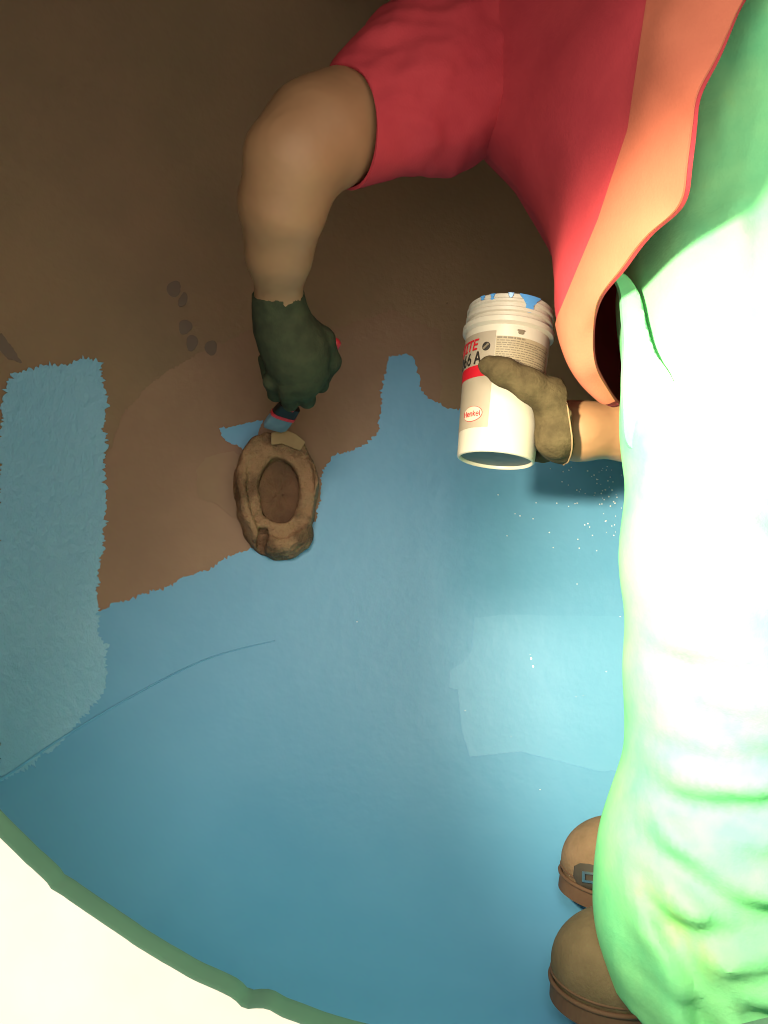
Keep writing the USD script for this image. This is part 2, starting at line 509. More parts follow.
MAIN = [(-330, 800), (-60, 778), (0, 762), (40, 690), (85, 635), (95, 612), (130, 598), (175, 583), (205, 570), (240, 553), (262, 546), (300, 542), (316, 520), (322, 472), (335, 456), (364, 447), (378, 430), (384, 375), (389, 357), (408, 355), (418, 362), (421, 382), (428, 398), (447, 406), (478, 411), (530, 406), (600, 420), (700, 430), (1100, 420), (1100, 1340), (-330, 1340)]
coat("blue_coat", MAIN, M["blue"], 0.0016, 1.9, 1, label="smooth blue coating over the lower half of the dished end")
coat("blue_coat", [(219, 429), (232, 427), (246, 423), (262, 420), (258, 440), (246, 452), (236, 446), (226, 440)], M["blue"], 0.0016, 1.0, 2, label="small dab of blue beside the top of the pipe stub")
coat("rolled_blue_coat", [(4, 392), (10, 374), (30, 368), (60, 364), (85, 358), (100, 362), (106, 400), (105, 450), (106, 520), (101, 570), (96, 612), (100, 640), (107, 645), (106, 690), (60, 745), (0, 786), (-6, 700), (-3, 560), (0, 430)], M["blue_rolled"], 0.0024, 2.8, 3, label="rough rolled block of paler blue at the left edge")
coat("second_blue_coat", [(474, 618), (500, 615), (640, 617), (760, 600), (760, 760), (600, 772), (520, 752), (470, 757), (462, 733), (458, 690), (449, 688), (450, 670), (462, 664), (472, 650)], M["blue_second"], 0.0022, 0.35, 5, label="paler overlapping roller patch on the blue coat")
coat("primer_coat", [(100, 470), (126, 410), (152, 382), (200, 352), (250, 330), (330, 330), (392, 310), (440, 330), (440, 412), (384, 440), (330, 480), (300, 560), (96, 618)], M["fresh_primer"], 0.0008, 1.5, 6, label="redder fresh primer around the pipe stub")
coat("tan_smear", [(196, 470), (206, 458), (232, 452), (250, 460), (248, 512), (236, 520), (218, 505), (198, 498)], M["smear"], 0.0014, 0.8, 7, cell=6.0, label="lighter tan smear left of the pipe stub")
for i, (sx, sy, ra, rb, rot) in enumerate([(174, 289, 7, 8, 0.6), (183, 300, 4, 8, 0.3), (185, 327, 7, 7, 0), (192, 343, 6, 8, 0.3), (211, 348, 6, 8, 0)]):
    a = np.linspace(0, 2 * math.pi, 26, endpoint=False)
    q = np.stack([ra * np.cos(a), rb * np.sin(a)], -1) * (1 + 0.07 * np.sin(3 * a + i) + 0.06 * np.sin(2 * a + 2 * i))[:, None]
    q = q @ np.array([[math.cos(rot), math.sin(rot)], [-math.sin(rot), math.cos(rot)]])
    coat("dark_spot", ragged(q + (sx, sy), 0.3, seed=20 + i), M["stain"], 0.0011, cell=5.0)
coat("weld_mark", [(-14, 330), (2, 333), (12, 347), (22, 363), (10, 361), (-6, 346)], M["stain"], 0.0011, 1.0, 30, cell=6.0)

seam = np.array([(-60, 812), (0, 780), (50, 746), (100, 715), (140, 692), (180, 671), (210, 658), (240, 649), (275, 641)], float)
sp = catmull(seam, 90, False)
sw = wall_hit(sp[:, 0], sp[:, 1], 0.0012)
part("weld_seam", tube(sw, np.linspace(0.0026, 0.0008, 90), 8), M["blue"], wall_back, label="faint raised seam under the blue coat, lower left", smooth=60)

# white specks in the wet coat
spk = [(357, 622), (530, 655), (531, 659), (533, 667), (465, 711), (511, 737), (478, 738), (606, 672), (611, 670), (618, 673), (622, 671), (627, 672), (582, 688), (576, 697), (583, 696), (540, 790), (620, 617), (628, 616), (498, 495), (515, 514), (520, 516), (507, 536), (536, 503), (533, 519)]
g2 = np.random.default_rng(11)
for _ in range(70):
    spk.append((622 - abs(g2.normal(0, 34)), 466 + abs(g2.normal(0, 46))))
ico = trimesh.creation.icosphere(1)
ms = []
for i, (sx, sy) in enumerate(spk):
    c = wall_hit(sx, sy, 0.0018)[0]; nrm = wall_normal(c[None])[0]
    r = g2.uniform(0.0006, 0.0013) * (1.5 if 1 <= i <= 3 else 1)
    v = np.array(ico.vertices) * r
    v -= nrm * (v @ nrm)[:, None] * 0.5
    if i in (1, 2, 3):
        v[:, 2] *= 1.6
    ms.append((v + c, np.array(ico.faces)))
part("white_specks", merge(*ms), M["speck"], wall_back, smooth=True, kind="stuff", label="tiny white specks in the wet blue coat")

# ------------------------------------------------------------------ the corroded pipe stub in the dished end
nz = wall_hit(276, 491)[0]
nz_n = wall_normal(nz[None])[0]
ux = np.cross([0, 0, 1.0], -nz_n); ux = -ux / np.linalg.norm(ux)
if ux[0] < 0:
    ux = -ux
uz = np.cross(ux, -nz_n); uz = uz if uz[2] > 0 else -uz


def stub_local(p):
    q = p - nz
    return q @ ux, q @ uz, q @ nz_n          # right, up, towards the lens


def stub_f(p):
    u, v, w = stub_local(p)
    bw = 1 - 0.09 * np.clip(w / 0.04, 0, 1)                    # a little narrower at its face
    ang = np.arctan2(v, u)
    lump = 1 + 0.03 * np.sin(3 * ang + 0.6) + 0.02 * np.sin(7 * ang)
    k = np.hypot(u / 0.064, v / 0.094) / (bw * lump)
    out = (k - 1) * 0.066
    hgt = w - 0.038 - 0.006 * np.sin(2.0 * ang + 1.0)
    solid = smax(out, hgt, 0.006)
    solid = smin(solid, np.maximum(ell(np.stack([u, v, w], -1), (0.008, -0.068, 0.010), (0.046, 0.034, 0.026)), w - 0.03), 0.022)
    kb = np.hypot((u - 0.004) / 0.031, (v + 0.006) / 0.049)
    bore = np.maximum((kb - 1) * 0.034, 0.006 - w)             # blind bore
    lowstep = np.maximum((np.hypot((u - 0.006) / 0.050, (v - 0.0) / 0.076) - 1) * 0.05, 0.0315 - w)   # worn step round the bore
    solid = smax(solid, -lowstep, 0.006)
    solid = smax(solid, -bore, 0.006)
    slot = np.maximum(np.abs(u + 0.022 - 0.12 * (v + 0.08)) - 0.007, np.maximum(v + 0.062, 0.012 - w))     # broken gap at the bottom
    solid = smax(solid, -slot, 0.006)
    solid = np.maximum(solid, -w - 0.004)
    return solid


def stub_sdf(p):
    f = stub_f(p)
    f = wobble(p, f, 0.0036, 62, 5, 4)
    f = wobble(p, f, 0.0014, 24, 15, 2)
    return f


stub = thing("pipe_stub", "corroded oval pipe stub with a hollow bore in the dished wall", "pipe", nz)
part("stub_ring", nets(stub_sdf, nz - [0.10, 0.075, 0.125], nz + [0.10, 0.03, 0.125], 0.0028), M["rust"], stub, smooth=True)
bd = []
for k, w in ((0.02, 0.0075), (0.5, 0.0078), (0.86, 0.0085), (1.0, 0.010)):
    a = np.linspace(0, 2 * math.pi, 48, endpoint=False)
    q = nz + ux * (0.004 + 0.0315 * k * np.cos(a))[:, None] + uz * (-0.006 + 0.0495 * k * np.sin(a))[:, None] + nz_n * (w + 0.0012 * np.sin(5 * a))[:, None]
    bd.append(q)
part("bore_bottom", solid_grid(np.array(bd), 0.004, wrap=True), M["rust_dark"], stub, label="dark rusty bottom of the bore")
a = np.array([(-0.006, 0.078), (0.012, 0.083), (0.027, 0.077), (0.040, 0.066), (0.034, 0.056), (0.022, 0.060), (0.008, 0.066), (-0.006, 0.064)])
chip_poly = Polygon(a).buffer(0.004).buffer(-0.002)
cv, cf = trimesh.creation.triangulate_polygon(chip_poly, engine="earcut")
chip = trimesh.creation.extrude_polygon(chip_poly, 0.004, engine="earcut")
q = np.array(chip.vertices)
part("pale_chip", (nz + q[:, :1] * ux + q[:, 1:2] * uz + (q[:, 2:] + 0.036) * nz_n, np.array(chip.faces)), M["chip"], stub, label="pale chip at the top of the ring", smooth=30)

# ------------------------------------------------------------------ the person
person = thing("person", "person in a red t-shirt and green trousers bending over to brush the wall", "person", (0.30, 0.82, 0.0))

R_SH, R_UP, R_EL = P(455, 62, 0.96), P(337, 129, 0.89), P(294, 160, 0.855)
R_F1, R_F2, R_WR = P(283, 205, 0.885), P(279, 252, 0.925), P(279, 304, 0.98)
R_HD = P(292, 352, 1.02)
L_SH, L_EL, L_WR = P(575, 120, 1.05), P(710, 425, 0.97), P(578, 431, 0.885)
PELV = P(775, 90, 0.84)
CHEST = P(560, -10, 0.95)
NECK0, HEADC = P(430, -70, 0.99), np.array([-0.045, 0.985, H + 0.83])


def head_sdf(p):
    # face turned down and to the left, towards the work
    fwd = np.array([-0.62, 0.45, -0.64]); fwd /= np.linalg.norm(fwd)
    up = np.array([-0.55, 0.1, 0.60]); up -= fwd * (up @ fwd); up /= np.linalg.norm(up)
    sd = np.cross(up, fwd)
    q = p - HEADC
    a, b, c = q @ fwd, q @ sd, q @ up
    L = np.stack([a, b, c], -1)
    d = ell(L, (-0.012, 0, 0.022), (0.098, 0.076, 0.098))
    d = smin(d, ell(L, (0.020, 0, -0.050), (0.066, 0.056, 0.066)), 0.03)
    d = smin(d, cap(L, (0.083, 0, 0.012), (0.100, 0, -0.022), 0.007, 0.012), 0.012)     # nose
    d = smin(d, ell(L, (0.082, 0, -0.092 + 0.01), (0.016, 0.02, 0.014)), 0.02)           # chin
    d = smin(d, cap(L, (0.083, -0.018, -0.052), (0.083, 0.018, -0.052), 0.006, 0.006), 0.006)  # lips
    for s in (-1, 1):
        d = smax(d, -ell(L, (0.088, 0.031 * s, 0.012), (0.014, 0.017, 0.011)), 0.012)
        d = smin(d, ell(L, (-0.012, 0.078 * s, -0.004), (0.018, 0.008, 0.030)), 0.006)
    return d, L


def body_sdf(p):
    d = chain(p, [(PELV, 0.085), (P(650, 30, 0.90), 0.08), (CHEST, 0.095), (P(490, -50, 0.985), 0.075)], 0.05)
    d = smin(d, chain(p, [(P(490, -50, 0.985), 0.06), (NECK0, 0.052), (HEADC + [0.03, 0, -0.05], 0.05)], 0.03), 0.04)
    d = smin(d, head_sdf(p)[0], 0.025)
    d = smin(d, chain(p, [(R_SH, 0.062), (R_UP, 0.0525), (P(313, 139, 0.871), 0.0515), (R_EL, 0.0445)], 0.03), 0.03)
    d = smin(d, chain(p, [(R_EL, 0.0445), (R_F1, 0.046), (R_F2, 0.036), (R_WR, 0.0255), (R_HD, 0.022)], 0.02), 0.022)
    d = smin(d, cap(p, P(270, 153, 0.85), P(275, 162, 0.856), 0.0245, 0.026), 0.018)      # point of the elbow
    d = smin(d, chain(p, [(L_SH, 0.055), (L_EL, 0.043)], 0.03), 0.03)
    d = smin(d, chain(p, [(L_EL, 0.042), (P(635, 430, 0.90), 0.0335), (L_WR, 0.030), (P(555, 420, 0.895), 0.022)], 0.02), 0.02)
    for s in (0, 1):
        hip = [P(775, 150, 0.785), P(745, 150, 0.93)][s]; knee = [P(735, 640, 0.74), P(738, 620, 0.94)][s]; ank = [P(738, 960, 0.76), P(716, 880, 0.95)][s]
        d = smin(d, chain(p, [(PELV, 0.075), (hip, 0.07), (knee, 0.058), (ank, 0.042), (ank + [-0.05, 0, -0.055], 0.03)], 0.03), 0.03)
    return d


part("body", nets(body_sdf, (-0.26, 0.58, 0.0), (0.60, 1.17, 1.52), 0.0072), M["skin"], person, smooth=True, label="bare forearms, neck and head of the bending person")
# hair and eyes (above the frame, still part of the person)


def hair_sdf(p):
    d, L = head_sdf(p)
    c = ell(L, (-0.02, 0, 0.03), (0.106, 0.084, 0.104))
    return wobble(p, np.maximum(np.maximum(c, 0.004 - d), np.maximum(L[:, 0] - 0.055, -L[:, 2] - 0.03 + np.maximum(L[:, 0] + 0.02, 0) * 0.9)), 0.003, 90, 3)


part("hair", nets(hair_sdf, HEADC - 0.16, HEADC + 0.16, 0.006), M["hair"], person, smooth=True)
fwd = np.array([-0.62, 0.45, -0.64]); fwd /= np.linalg.norm(fwd)
upv = np.array([-0.55, 0.1, 0.60]); upv -= fwd * (upv @ fwd); upv /= np.linalg.norm(upv)
sdv = np.cross(upv, fwd)
for s in (-1, 1):
    e = trimesh.creation.icosphere(2, 0.0115)
    part("eye", (np.array(e.vertices) + HEADC + fwd * 0.073 + sdv * 0.031 * s + upv * 0.012, np.array(e.faces)), M["eye"], person, smooth=True)

# ---- trousers
NEAR = [(P(763, 110, 0.775), 0.128), (P(753, 300, 0.75), 0.118), (P(748, 420, 0.735), 0.1075), (P(744, 560, 0.735), 0.1045), (P(748, 680, 0.735), 0.1045), (P(747, 770, 0.735), 0.1015), (P(725, 860, 0.735), 0.107), (P(722, 920, 0.735), 0.108), (P(733, 985, 0.74), 0.098), (P(749, 1050, 0.75), 0.083)]
FAR = [(P(735, 130, 0.93), 0.115), (P(737, 420, 0.94), 0.105), (P(740, 640, 0.945), 0.098), (P(740, 820, 0.95), 0.092), (P(716, 885, 0.955), 0.085)]


def curve2(ptpx, d=0.65):
    return catmull(np.array([P(a, b, d)[[0, 2]] for a, b in ptpx]), 60, False)


GROOVES = [  # (polyline in the view, depth of the fold, width)
    ([(636, 780), (642, 850), (660, 910), (688, 965), (706, 1030)], 0.010, 0.010),
    ([(648, 835), (672, 868), (712, 890), (790, 905)], 0.010, 0.010),
    ([(622, 850), (628, 920), (642, 980), (652, 1040)], 0.006, 0.009),
    ([(655, 752), (700, 760), (790, 752)], 0.004, 0.009),
    ([(650, 806), (690, 816), (740, 806), (800, 790)], 0.008, 0.011),
    ([(690, 930), (730, 918), (800, 912)], 0.009, 0.013),
    ([(700, 965), (740, 960), (800, 940)], 0.006, 0.010),
    ([(712, 985), (750, 1000), (800, 1008)], 0.008, 0.010),
    ([(720, 250), (726, 340), (732, 430), (752, 500), (775, 530)], 0.005, 0.012),
    ([(755, 230), (752, 300), (758, 400)], 0.006, 0.012),
    ([(628, 640), (640, 656), (670, 668), (740, 672)], 0.005, 0.010),
    ([(640, 690), (660, 760), (655, 830)], 0.004, 0.010),
]
GR = [(cKDTree(curve2(c)), dp, w) for c, dp, w in GROOVES]


def trouser_core(p):
    d = chain(p, NEAR, 0.03)
    d = smin(d, chain(p, FAR, 0.03), 0.025)
    d = smin(d, ell(p, P(772, 95, 0.84), (0.145, 0.19, 0.16)), 0.05)
    return d


def trouser_sdf(p):
    d = trouser_core(p)
    m = (np.abs(d) < 0.04) & (p[:, 1] < 0.76)
    if m.any():
        q = p[m]
        add = np.zeros(len(q))
        for tree, dp, w in GR:
            r, _ = tree.query(q[:, [0, 2]], distance_upper_bound=w * 4)
            r = np.minimum(r, w * 4)
            add += dp * np.exp(-(r / w) ** 2) - 0.45 * dp * np.exp(-((r - 2.0 * w) / w) ** 2)
        low = np.clip((0.30 + H - 0.28 - q[:, 2]) / 0.2, 0, 1)
        sc = np.stack([q[:, 0] * 9, q[:, 1] * 9, q[:, 2] * 26 + 8 * q[:, 0]], -1)
        add += (meshkit.fbm(sc + 50, 3, 9) - 0.5) * 0.016 * (0.25 + low)
        sv = np.stack([q[:, 0] * 30, q[:, 1] * 22, q[:, 2] * 7], -1)
        add += (meshkit.fbm(sv + 70, 3, 4) - 0.5) * 0.010 * (1 - 0.6 * low)
        d[m] += add * np.clip((0.715 - q[:, 1]) / 0.05, 0.12, 1)
    # open waist at the top, cut hem at the ankles
    waist = (p - P(790, -40, 0.80)) @ np.array([0.25, 0.0, 0.97])
    d = smax(d, waist, 0.01)
    hem_n = H - 0.495 + 0.045
    return smax(d, hem_n - p[:, 2], 0.006)


part("trousers", nets(trouser_sdf, (0.10, 0.58, 0.0), (0.62, 1.10, 1.32), 0.0055), M["green"], person, smooth=True, label="loose green work trousers")


def on_surface(name, pts, f, d0, d1, off, thick, mat, parent, cell=5.0, lift=None, **kw):
    """A thin piece of cloth or leather lying on a surface, its outline given in the view."""
    poly = pts if isinstance(pts, Polygon) else Polygon(pts)
    uv, T = px_mesh(poly, cell)
    hit, t = trace(f, uv[:, 0], uv[:, 1], d0, d1)
    o = off if lift is None else off + lift(uv)
    dirs = hit - [0, 0, H]; dirs /= np.linalg.norm(dirs, axis=1, keepdims=True)
    top = hit - dirs * np.reshape(o, (-1, 1))
    return part(name, sheet(uv, T, top, top + dirs * thick), mat, parent, smooth=50, **kw)


flap = Polygon(catmull([(611, 269), (620, 271), (631, 280), (641, 298), (647, 325), (656, 353), (673, 380), (680, 410), (664, 440), (640, 450), (626, 440), (623, 400), (623, 370), (624, 340), (622, 310), (620, 290)], 110, True))
uvf, Tf = px_mesh(flap, 4.0)
hitf, tf = trace(trouser_core, uvf[:, 0], uvf[:, 1], 0.5, 0.74)
dep = np.minimum(np.where(tf > 0.735, 0.72, tf), 0.72)
nb = cKDTree(uvf).query(uvf, 16)[1]
for _ in range(10):
    dep = dep[nb].mean(1)
lift = 0.020 * np.clip((440 - uvf[:, 1]) / 90, -0.6, 1) - 0.004
topf = np.stack([P(a, b, c) for (a, b), c in zip(uvf, dep - lift)])
part("pocket_flap", sheet(uvf, Tf, topf, topf + [0, 0.006, 0]), M["green"], person, smooth=50, label="folded front corner of the green trousers below the shirt hem")

# ---- t-shirt: torso tube with a hanging hem, and the sleeve
RINGS = [
    [(621, 405, .80), (599, 372, .75), (593, 326, .71), (608, 284, .665), (650, 236, .615), (688, 192, .570), (692, 128, .560), (712, 68, .565), (752, -10, .60), (800, -60, .72), (800, -40, .90), (730, 120, 1.02), (655, 310, .96), (634, 388, .90)],
    [(604, 402, .80), (578, 376, .765), (566, 338, .74), (576, 280, .71), (606, 215, .665), (640, 155, .622), (650, 90, .615), (670, 25, .618), (712, -40, .64), (765, -85, .74), (765, -70, .91), (700, 110, 1.03), (632, 300, .98), (614, 378, .90)],
    [(570, 352, .81), (559, 330, .785), (556, 305, .765), (560, 268, .745), (585, 195, .715), (612, 120, .685), (628, 60, .675), (650, 0, .68), (685, -65, .70), (730, -110, .77), (725, -95, .92), (660, 70, 1.04), (600, 250, 1.01), (578, 322, .91)],
    [(553, 262, .94), (550, 250, .90), (548, 235, .85), (552, 200, .81), (562, 140, .775), (580, 80, .75), (596, 20, .74), (615, -40, .745), (650, -95, .765), (690, -135, .82), (680, -120, .95), (620, 40, 1.05), (570, 190, 1.04), (558, 235, .99)],
    [(516, 196, .97), (514, 190, .93), (514, 178, .90), (518, 150, .865), (528, 100, .835), (540, 45, .815), (552, -15, .805), (570, -70, .81), (600, -120, .83), (640, -155, .87), (630, -140, .98), (580, 10, 1.06), (532, 140, 1.05), (520, 175, 1.01)],
    [(480, 152, 1.0), (478, 146, .97), (478, 136, .94), (480, 110, .91), (486, 70, .885), (494, 20, .87), (504, -35, .86), (520, -85, .865), (548, -130, .88), (585, -160, .92), (580, -150, 1.0), (535, -10, 1.07), (495, 100, 1.06), (484, 135, 1.03)],
    [(455, 90, 1.02), (452, 85, 1.0), (450, 75, .97), (450, 50, .945), (450, 10, .92), (455, -30, .91), (462, -65, .905), (475, -100, .91), (495, -135, .925), (520, -155, .95), (520, -150, 1.01), (495, -20, 1.07), (468, 50, 1.06), (458, 80, 1.04)],
    [(430, -10, 1.02), (428, -15, 1.01), (425, -25, .99), (422, -38, .97), (422, -52, .955), (424, -66, .945), (430, -82, .94), (440, -98, .942), (452, -112, .95), (468, -120, .965), (470, -115, 1.01), (460, -60, 1.04), (445, -25, 1.04), (435, -12, 1.03)],
]
ctl = np.array([[P(*q) for q in r] for r in RINGS])
g = catmull(ctl, 110, False)
g = np.stack([catmull(r, 200, True) for r in g])
nn = grid_normals(g, True)
sgn = np.sign(((g - g.mean(1, keepdims=True)) * nn).sum(2).mean())
nn = nn * sgn
tt_ = np.linspace(0, 1, 110)[:, None] * np.ones((1, 200))
wr = (meshkit.fbm(np.stack([g[..., 0] * 10, g[..., 1] * 6, g[..., 2] * 10], -1) + 30, 3, 2) - 0.5) * 0.008
s_ = np.linspace(0, 200, 200, endpoint=False)[None]
wr = wr + 0.0018 * np.exp(-tt_ * 9) * np.sin(s_ * 0.33 + 2)
g = g + nn * wr[..., None]
shirt = part("t_shirt", solid_grid(g, 0.0035 * sgn, wrap=True, nrm=nn * sgn), M["red"], person, smooth=60, label="loose red t-shirt with its hem hanging forward")
# lit hem fold towards the lens: strong light put into its pale tan
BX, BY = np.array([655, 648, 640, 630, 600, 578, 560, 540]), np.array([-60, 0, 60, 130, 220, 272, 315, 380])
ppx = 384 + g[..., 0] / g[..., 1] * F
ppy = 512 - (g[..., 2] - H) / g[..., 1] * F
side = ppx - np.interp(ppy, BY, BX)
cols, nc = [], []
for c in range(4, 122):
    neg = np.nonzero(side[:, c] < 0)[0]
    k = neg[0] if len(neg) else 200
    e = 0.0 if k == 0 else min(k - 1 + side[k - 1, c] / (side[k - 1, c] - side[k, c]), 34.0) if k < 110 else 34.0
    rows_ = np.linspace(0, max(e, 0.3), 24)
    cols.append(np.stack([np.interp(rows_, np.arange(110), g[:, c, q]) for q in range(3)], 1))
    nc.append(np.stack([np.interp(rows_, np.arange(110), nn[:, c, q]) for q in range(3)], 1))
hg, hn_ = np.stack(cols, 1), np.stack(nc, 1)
part("lit_hem_fold", solid_grid(hg + hn_ * 0.0022, 0.0018, nrm=hn_), M["hem"], shirt, smooth=60, label="lit fold along the hanging hem, strong light put into its tan colour")

SL = [(P(350, 132, .882), 0.0610, 0.056), (P(368, 121, .89), 0.069, 0.061), (P(398, 101, .905), 0.0845, 0.074), (P(435, 86, .925), 0.098, 0.085), (P(475, 70, .95), 0.104, 0.09), (P(520, 60, .985), 0.098, 0.08)]
sr = []
for k, (c, ra, rb) in enumerate(SL):
    c2 = SL[min(k + 1, len(SL) - 1)][0]; c1 = SL[max(k - 1, 0)][0]
    ax = c2 - c1; ax /= np.linalg.norm(ax)
    if k == 0:
        ax = np.array([0.80, 0.50, 0.20]); ax /= np.linalg.norm(ax)
    vu = np.array([0.1, 0, 1.0]); vu -= ax * (vu @ ax); vu /= np.linalg.norm(vu)
    vs = np.cross(ax, vu)
    a = np.linspace(0, 2 * math.pi, 16, endpoint=False)
    sr.append(c + ra * np.outer(np.cos(a), vu) + rb * np.outer(np.sin(a), vs))
gs = catmull(np.array(sr), 60, False)
gs = np.stack([catmull(r, 96, True) for r in gs])
ns = grid_normals(gs, True); sg = np.sign(((gs - gs.mean(1, keepdims=True)) * ns).sum(2).mean()); ns = ns * sg
fold = (meshkit.fbm(np.stack([gs[..., 0] * 12 + gs[..., 2] * 10, gs[..., 1] * 8, gs[..., 2] * 16 - gs[..., 0] * 12], -1) + 60, 3, 6) - 0.5) * 0.034
ramp = np.clip(np.linspace(0, 3, 60), 0.15, 1)[:, None]
gs = gs + ns * (fold * ramp)[..., None]
part("sleeve", solid_grid(gs, 0.0035 * sg, wrap=True, nrm=ns * sg), M["red"], shirt, smooth=60)

# ------------------------------------------------------------------ the can
C_BOT, C_TOP = P(495.5, 461, 0.885), P(510.5, 311, 0.912)
cz = C_TOP - C_BOT; CAN_H = float(np.linalg.norm(cz)); cz /= CAN_H
cy = np.array([0, 1.0, 0]); cy -= cz * cz[1]; cy /= np.linalg.norm(cy)
cx = np.cross(cy, cz)
RB, RT = 0.0432, 0.0492


def can_r(h):
    return RB + (RT - RB) * np.clip(h / CAN_H, 0, 1)


def can_pt(th, h, dr=0.0):
    """th from the side that faces the lens, positive to the right."""
    r = can_r(h) + dr
    return C_BOT + np.multiply.outer(r * np.sin(th), cx) - np.multiply.outer(r * np.cos(th), cy) + np.multiply.outer(h, cz)


def canw(m):
    v, f = m
    return C_BOT + v[:, :1] * cx + v[:, 1:2] * cy + v[:, 2:] * cz, f


can = thing("paint_can", "white plastic paint can with a label, held upright in the gloved hand", "can", C_BOT)
h = CAN_H
prof = [(0.0005, 0.0065), (RB - 0.0040, 0.0065), (RB - 0.0032, 0.0012), (RB - 0.0022, 0.0), (RB - 0.0006, 0.0008), (RB, 0.003),
        (can_r(0.05), 0.05), (can_r(0.10), 0.10), (can_r(h - 0.043), h - 0.043),
        (can_r(h - 0.036), h - 0.036), (RT + 0.0005, h - 0.0345), (RT + 0.0026, h - 0.033), (RT + 0.0028, h - 0.0275), (RT + 0.0018, h - 0.0262), (RT - 0.0015, h - 0.0255),
        (RT - 0.0018, h - 0.021), (RT + 0.0004, h - 0.0195), (RT + 0.0006, h - 0.016), (RT - 0.0012, h - 0.0145), (RT - 0.0014, h - 0.0105), (RT + 0.0002, h - 0.009), (RT + 0.0002, h - 0.0065), (RT - 0.001, h - 0.005), (RT - 0.001, h - 0.001), (RT - 0.002, h), (RT - 0.0035, h - 0.001),
        (RT - 0.004, h - 0.04), (RT - 0.005, h - 0.10), (0.0005, h - 0.10)]
can_body = part("can_body", canw(lathe(prof, 96)), M["white_plastic"], can, smooth=35)
part("can_base", canw(lathe([(0.0004, 0.0046), (RB - 0.012, 0.0044), (RB - 0.0041, 0.0034), (RB - 0.0041, 0.0064), (0.0004, 0.0064)], 64)), M["base_dark"], can, label="dark recessed base of the can")
part("paint_surface", canw(lathe([(0.0004, h - 0.040), (RT - 0.0044, h - 0.040), (RT - 0.0044, h - 0.044), (0.0004, h - 0.044)], 64)), M["wet_blue"], can, label="blue paint inside the can")


def can_sheet(name, th0, th1, h0, h1, mat, parent, dr=0.0003, **kw):
    ths = np.linspace(math.radians(th0), math.radians(th1), max(int(abs(th1 - th0) / 3), 2) + 1)
    hs = np.linspace(h0, h1, 5)
    T_, H_ = np.meshgrid(ths, hs)
    top = can_pt(T_.ravel(), H_.ravel(), dr).reshape(len(hs), len(ths), 3)
    return part(name, solid_grid(top, 0.0004, nrm=None if False else (can_pt(T_.ravel(), H_.ravel(), dr + 1) - can_pt(T_.ravel(), H_.ravel(), dr)).reshape(top.shape)), mat, parent, smooth=40, **kw)


def can_text(name, text, height, th_right, h0, mat, parent, bold=True, slant=0.0, dr=0.0007, squeeze=1.0, center=None, **kw):
    m = meshkit.text_mesh(text, height, 0.0004, bold)
    v, f = trimesh.remesh.subdivide_to_size(np.array(m.vertices), np.array(m.faces), 0.004)
    x = v[:, 0] * squeeze + slant * v[:, 1]
    hh = h0 + v[:, 1]
    r = can_r(h0)
    if center is not None:
        th = math.radians(center) + (x - (x.max() + x.min()) / 2) / r
    else:
        th = math.radians(th_right) + (x - x.max()) / r
    rr = can_r(hh) + dr + v[:, 2]
    w = C_BOT + (rr * np.sin(th))[:, None] * cx - (rr * np.cos(th))[:, None] * cy + hh[:, None] * cz
    return part(name, (w, f), mat, parent, smooth=False, **kw)


def on_can(px, py):
    """Angle (degrees) and height on the can's wall of the point seen at a pixel."""
    T_, H_ = np.meshgrid(np.radians(np.linspace(-80, 80, 321)), np.linspace(0, CAN_H, 400))
    q = can_pt(T_.ravel(), H_.ravel())
    e = (384 + q[:, 0] / q[:, 1] * F - px) ** 2 + (512 - (q[:, 2] - H) / q[:, 1] * F - py) ** 2
    k = e.argmin()
    return math.degrees(T_.ravel()[k]), float(H_.ravel()[k])


def hpx(py, px=478):
    return on_can(px, py)[1]


label = can_sheet("label", -125, on_can(492, 380)[0], hpx(427), hpx(333), M["label_paper"], can, label="greyish printed label around the left of the can")
can_text("red_lettering", "LOCTITE", 0.0118, on_can(479.5, 344)[0], hpx(349.5), M["ink_red"], label, slant=0.22, squeeze=0.86, label="red slanted lettering")
can_text("black_lettering", "7266 A", 0.0130, on_can(481.5, 357)[0], hpx(363), M["ink_black"], label, squeeze=0.82, label="bold black lettering")
can_sheet("red_band", -125, -19, hpx(376.5), hpx(365), M["ink_red"], label, dr=0.0006, label="red band")
a = np.linspace(0, 2 * math.pi, 40, endpoint=False)


def can_disc(name, thc, hc, rw, rh, mat, parent, dr, **kw):
    ks = np.array([0.001, 0.35, 0.7, 1.0])
    th = math.radians(thc) + rw * np.outer(ks, np.cos(a)) / can_r(hc)
    hh = hc + rh * np.outer(ks, np.sin(a))
    top = can_pt(th.ravel(), hh.ravel(), dr).reshape(len(ks), len(a), 3)
    nr = (can_pt(th.ravel(), hh.ravel(), dr + 1) - top.reshape(-1, 3)).reshape(top.shape)
    return part(name, solid_grid(top, 0.0003, wrap=True, nrm=nr), mat, parent, smooth=40, **kw)


